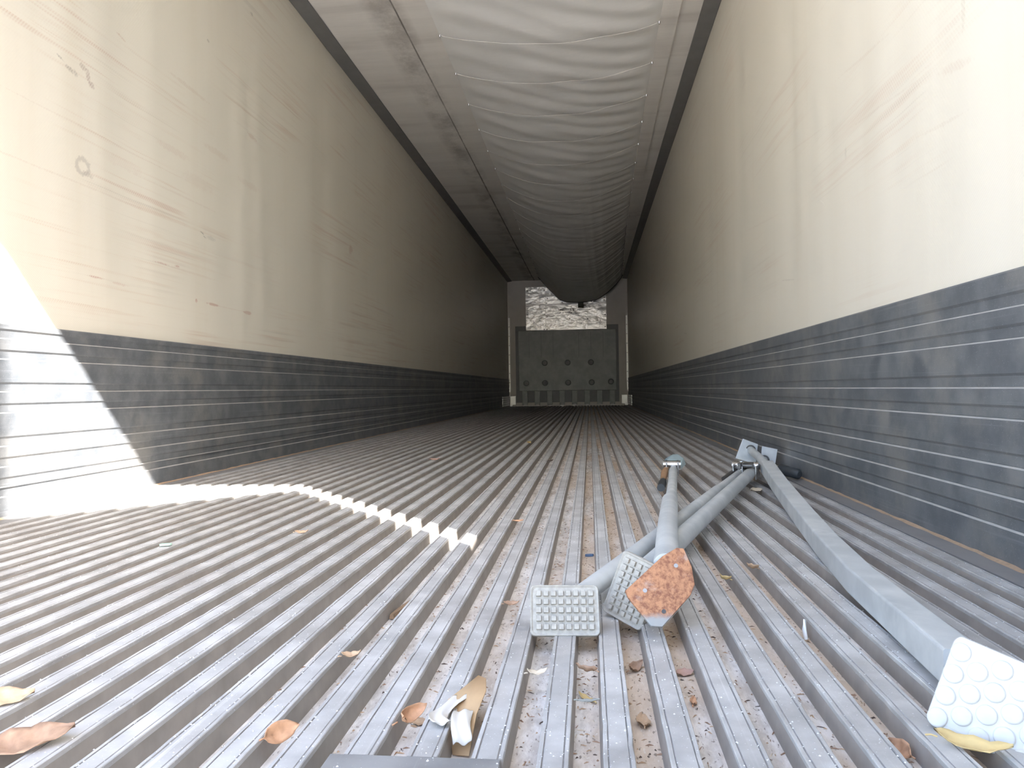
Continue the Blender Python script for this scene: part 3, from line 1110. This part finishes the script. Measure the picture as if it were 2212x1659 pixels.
def leaf(mat, loc, L, Wd, ang, label, curl=.6, roll_=0.0, pitch_=0.0, cup=.5, seed=1):
    """a dry leaf: pointed blade curled along and across its length, with midrib and stalk"""
    rnd = random.Random(seed)
    nl, nw = 10, 6
    m = MB()
    pts, fs = [], []
    for i in range(nl + 1):
        t = i / nl
        half = Wd / 2 * (math.sin(math.pi * min(1, t * .97 + .015)) ** .75) * (1 - .25 * t)
        th = curl * (t - .5) * 2
        cx = L * (math.sin(th) / (2 * curl) if abs(curl) > .01 else t - .5)
        cz = L * ((1 - math.cos(th)) / (2 * curl) if abs(curl) > .01 else 0)
        for j in range(nw + 1):
            s = (j / nw - .5) * 2
            ph = cup * s
            yy = half * (math.sin(ph) / cup if abs(cup) > .01 else s)
            zz = half * ((1 - math.cos(ph)) / cup if abs(cup) > .01 else 0) + .035 * Wd * rnd.uniform(-1, 1) + .05 * Wd * math.sin(i * 1.7 + j + seed)
            if j == nw // 2: zz -= .0008
            pts.append((cx, yy, cz + zz))
    for i in range(nl):
        for j in range(nw):
            a = i * (nw + 1) + j
            fs.append((a, a + 1, a + nw + 2, a + nw + 1))
    R = Matrix.Rotation(ang, 3, 'Z') @ Matrix.Rotation(pitch_, 3, 'Y') @ Matrix.Rotation(roll_, 3, 'X')
    pts = [R @ Vector(p) for p in pts]
    stalk = [R @ Vector((pts_x, 0, pz)) for pts_x, pz in ((-L * .42, L * .05), (-L * .50, L * .065), (-L * .57, L * .04))]
    lo = min(p.z for p in pts)
    lo = min(lo, min(p.z for p in stalk) - .0008)
    x0 = loc[0]
    if loc[2] == CH:   # lies between two ribs: keep it inside that channel
        xs = [p.x for p in pts + stalk]
        k = min(1.0, .0285 / (max(xs) - min(xs)))
        if k < .62: k = 1.0
        pts = [p * k for p in pts]
        stalk = [p * k for p in stalk]
        lo *= k
        xs = [p.x for p in pts + stalk]
        if max(xs) - min(xs) < .0295:
            ch = round((loc[0] + .0005) / PITCH) * PITCH - .0005
            x0 = ch - (max(xs) + min(xs)) / 2
    off = Vector((x0, loc[1], loc[2] - lo + .0006))
    up = 0.0
    for p in pts + stalk:
        q = p + off
        rx = (round((q.x + .0005) / PITCH - .5) + .5) * PITCH - .0005
        need = .0012 if abs(q.x - rx) < .0172 else CH + .0004
        up = max(up, need - q.z)
    off.z += up
    root = thing('dry_leaf', (loc[0], loc[1], loc[2]), label, 'leaf', 'dry leaves on the floor')
    m.poly([p + off for p in pts], fs, 0, True)
    o = m.build('blade', leaf_mats[mat], root)
    sd = o.modifiers.new('solid', 'SOLIDIFY')
    sd.thickness = .0005
    m = MB()
    m.tube([p + off for p in stalk], [.0009, .0008, .0010], 6)
    m.build('stalk', leaf_mats[mat], root)
    return root


CH = -RIBD  # channel bottom
leaf('orange', (.240, .800, CH), .050, .024, 1.15, 'curled orange leaf in the channel just left of the torn cardboard', 1.1, .9, 0, 1.3, 1)
leaf('orange', (.110, .752, CH), .050, .030, 1.0, 'orange leaf standing on edge in a channel at the bottom edge, left of centre', .5, 1.1, 0, .6, 2)
leaf('brown', (-.118, .705, -.006), .085, .050, .5, 'large brown leaf across a rib in the bottom left corner', .3, .25, -.1, .5, 3)
leaf('tan', (-.228, .800, CH), .070, .034, .55, 'tan leaf in a channel at the left edge of the picture', .5, .5, .1, .6, 4)
leaf('orange', (.748, .800, CH), .036, .024, 1.9, 'small orange leaf just left of the white dotted foot', .5, -.9, 0, .7, 5)
leaf('yellow', (.800, .763, -.012), .070, .026, -.5, 'yellow leaf poking out below the white dotted foot', .7, .3, 0, .9, 6)
leaf('brown', (.434, .945, CH), .044, .026, 2.6, 'folded brown leaf in the channel below the squarest studded foot', .7, .6, 0, .9, 7)
leaf('yellow', (.441, .918, CH), .034, .012, 2.2, 'narrow yellowish leaf lying beside the folded brown leaf', .4, .1, 0, .5, 8)
leaf('pale', (.369, .930, CH), .040, .020, .3, 'pale wavy leaf in the channel left of the folded brown leaf', .9, .1, 0, .4, 9)
leaf('brown', (.4925, 1.018, CH), .036, .020, 1.0, 'curled brown leaf in the channel right below the tilted studded foot', 1.0, .5, 0, 1.0, 10)
leaf('rosy', (.556, 1.005, CH), .026, .018, .3, 'reddish brown leaf against a rib below the rusty plate', .5, .3, 0, .7, 11)
leaf('tan', (.4995, .855, CH), .032, .020, 1.6, 'tan leaf lying flat in a channel at the bottom, right of centre', .5, .2, 0, .6, 12)
leaf('grey', (.437, .852, CH), .040, .010, .15, 'grey-green leaf strip in a channel at the bottom centre', .3, .1, 0, .5, 13)
leaf('tan', (.747, 1.500, -.004), .034, .022, 2.2, 'tan curled leaf on a rib right of the rusty plate, farther one', .9, .6, 0, 1.0, 14)
leaf('yellow', (.682, 1.420, -.006), .030, .016, 2.3, 'yellowish curled leaf on a rib edge right of the rusty plate, nearer one', 1.0, .7, 0, 1.1, 15)
leaf('brown', (.305, 1.225, CH), .030, .016, .2, 'brown leaf in the channel left of the squarest studded foot', .8, .3, 0, .9, 16)
leaf('tan', (-.270, 1.815, -.014), .036, .014, .3, 'small tan leaf on the left ribs below the sunlit strip', .8, .4, 0, .8, 17)
leaf('rosy', (-.335, 3.75, -.006), .050, .022, .2, 'reddish leaf far back on the left ribs beyond the sunlit strip', .5, .3, 0, .7, 18)
leaf('yellow', (.046, 4.90, -.006), .055, .028, 1.2, 'pale yellow leaf far back on the middle ribs', .5, .6, 0, .7, 19)
leaf('orange', (.250, 2.00, -.004), .030, .014, .1, 'orange leaf scrap in a channel right of the end of the sunlit strip', .5, .2, 0, .6, 20)
leaf('dark', (.247, 3.67, -.010), .050, .020, 1.0, 'dark leaf scrap far back in a middle channel', .6, .4, 0, .8, 21)
leaf('tan', (.118, .975, CH), .030, .016, .4, 'crumpled tan leaf in a channel left of the torn cardboard', 1.0, .2, 0, .9, 22)
leaf('tan', (.238, .838, CH), .020, .014, .2, 'tiny tan leaf just above the curled orange leaf', .5, .3, 0, .6, 23)
leaf('brown', (-.045, .838, CH), .030, .014, .9, 'crumbly brown leaf in a lower left channel', .9, .3, 0, .9, 24)
leaf('orange', (.5625, .915, CH), .024, .012, 1.4, 'tiny orange leaf in a channel at the lower right of the rusty plate', .6, .4, 0, .8, 25)
leaf('pale', (.990, 2.60, -.004), .048, .034, .5, 'pale square-ish leaf under the crossing of the bars near the right wall', .3, .3, 0, .4, 26)

# torn cardboard
sc = thing('cardboard_scrap', (.30, .80, CH), 'torn tan cardboard scrap with curled white paper standing in a channel', 'cardboard')
m = MB()
cp = [(.298, .768, -.024), (.316, .762, -.022), (.318, .800, .004), (.3235, .838, .014), (.3195, .868, .016), (.309, .880, .015), (.295, .862, .008), (.281, .835, .004)]
cp = [Vector(p) for p in cp]
m.poly(cp + [Vector((.302, .82, .0005))], [(q, (q + 1) % 8, 8) for q in range(8)], 0, True)
o = m.build('cardboard_sheet', plain('tan_cardboard', (.50, .335, .185), .8, 0, .12, 40), sc)
sd = o.modifiers.new('solid', 'SOLIDIFY')
sd.thickness = .0012
for (path0, wdt, sd_) in (([(.296, .848, .004), (.286, .818, .004), (.278, .792, .006), (.281, .778, .006), (.289, .770, .006)], .010, 1), ([(.306, .802, .008), (.305, .786, .009), (.306, .770, .004), (.310, .762, -.004), (.310, .760, -.010)], .010, 2)):
    m = MB()
    rnd = random.Random(sd_)
    pts, fs = [], []
    for p in path0:
        for q in range(6):
            s = q / 5 - .5
            pts.append((p[0] + s * 2 * wdt, p[1] + s * .006, p[2] + .004 * math.sin(q * 1.9 + p[1] * 90) + rnd.uniform(-.001, .001)))
    for i in range(len(path0) - 1):
        for q in range(5):
            a = i * 6 + q
            fs.append((a, a + 1, a + 7, a + 6))
    m.poly(pts, fs, 0, True)
    o = m.build('torn_paper', plain('torn_white_paper', (.60, .56, .50), .8, 0, .08, 60), sc)
    md = o.modifiers.new('solid', 'SOLIDIFY')
    md.thickness = .0008
    md = o.modifiers.new('sub', 'SUBSURF')
    md.levels = md.render_levels = 1

# splinter, chips
m = MB()
rnd = random.Random(5)
a, b = V3(.116, 1.215, CH), V3(.131, 1.315, CH)
ax = (b - a).normalized()
sdv = ax.cross(V3(0, 0, 1))
pts = []
for q in range(7):
    c = a + (b - a) * q / 6
    w = .006 * (.5 + .5 * math.sin(math.pi * (q + .6) / 7)) + rnd.uniform(-.0008, .0008)
    pts += [c - sdv * w + V3(0, 0, .002), c - sdv * w * .8 + V3(0, 0, .009), c + sdv * w * .8 + V3(0, 0, .0105), c + sdv * w + V3(0, 0, .002)]
fs = []
for q in range(6):
    for k in range(4):
        fs.append((q * 4 + k, q * 4 + (k + 1) % 4, (q + 1) * 4 + (k + 1) % 4, (q + 1) * 4 + k))
fs += [(0, 1, 2, 3), (24, 25, 26, 27)]
m.poly(pts, fs)
o = m.build('wood_splinter', plain('weathered_wood', (.24, .155, .09), .85, 0, .4, 120), None, origin=(.111, 1.265, CH))
tag(o, 'brown wood splinter lying in a channel left of centre', 'splinter')
for (p, c, sz, ang, lab) in (((.437, 1.70, CH), (.10, .16, .26), (.020, .008, .005), .2, 'blue plastic chip in the channel above the squarest studded foot'),
                             ((.095, .925, CH), (.16, .20, .30), (.022, .006, .004), .9, 'blue-grey plastic chip in a lower left channel'),
                             ((-.530, 1.655, .0016), (.35, .50, .42), (.026, .012, .004), .3, 'pale green chip on the left ribs below the sunlit patch')):
    m = MB()
    R = Matrix.Rotation(ang, 3, 'Z')
    z0 = p[2] + sz[2] / 2 + .0005
    outl = [(-.5, -.3), (-.2, -.5), (.35, -.4), (.5, .1), (.2, .5), (-.35, .4)]
    m.prism([Vector(p) + V3(0, 0, .0006) + R @ V3(x * sz[0], y * sz[1], 0) for x, y in outl], (0, 0, 1), sz[2])
    o = m.build('plastic_chip', plain('chip_' + lab[:6].strip(), c, .5), None, origin=p)
    tag(o, lab, 'chip')
m = MB()
m.tube([(.752, 1.148, CH + .003), (.750, 1.150, CH + .016), (.753, 1.155, CH + .030)], [.003, .0033, .0028], 8)
o = m.build('white_peg', plain('white_plastic_bit', (.78, .76, .72), .6), None, origin=(.752, 1.15, CH))
tag(o, 'short white plastic peg leaning on a rib beside the square bar', 'peg')

# loose litter that nobody could count
def litter(name, label, cat, mats, count, gen):
    rnd = random.Random(name)
    m = MB()
    for _ in range(count):
        x, y, z, L, w, h, ang, mi = gen(rnd)
        c, s = math.cos(ang), math.sin(ang)
        P_ = [(-.5, -.5), (.5, -.35), (.45, .5), (-.4, .4)]
        base = [(x + c * a * L - s * b_ * w, y + s * a * L + c * b_ * w, z) for a, b_ in P_]
        tp = (x, y, z + h)
        m.poly(base + [tp], [(0, 1, 4), (1, 2, 4), (2, 3, 4), (3, 0, 4)], mi)
    o = m.build(name, mats)
    return tag(o, label, cat, kind='stuff')


def gen_chip(r):
    i = r.choice([r.randint(1, 38), r.randint(18, 34), r.randint(22, 32)])
    x = (i - 19) * PITCH - .0005 + r.uniform(-.013, .013)
    y = .5 + 4.5 * r.random() ** 1.9
    L = r.uniform(.002, .011)
    return x, y, CH + .0003, L, r.uniform(.0006, .0022), r.uniform(.0006, .002), r.uniform(0, 3.1), r.choice((0, 0, 1, 1, 2, 3))


litter('wood_chips', 'fine wood chips and leaf crumbs lying in the floor channels', 'debris', [leaf_mats['tan'], leaf_mats['brown'], leaf_mats['pale'], leaf_mats['dark']], 5200, gen_chip)


def gen_fleck(r):
    i = r.randint(1, 38)
    e = r.random()
    x = (i - 19.5) * PITCH - .0005 + (r.uniform(-.014, .014) if e < .45 else r.choice((-1, 1)) * r.gauss(.0105, .002))
    y = .45 + 3.4 * r.random() ** 1.6
    s = r.uniform(.0007, .0024)
    if (.33 < x < .48 and 1.04 < y < 1.12) or (.75 < x < .92 and y < .92): y = 1.2 + r.random()   # keep clear of the two feet
    return x, y, .0001, s, s * r.uniform(.5, 1), s * .45, r.uniform(0, 3.1), r.choice((0, 0, 0, 1))


litter('metal_flecks', 'tiny bright white flecks scattered over the rib tops', 'flecks', [plain('white_flecks', (.80, .80, .79), .4, 0, .1), M_alu], 13000, gen_fleck)
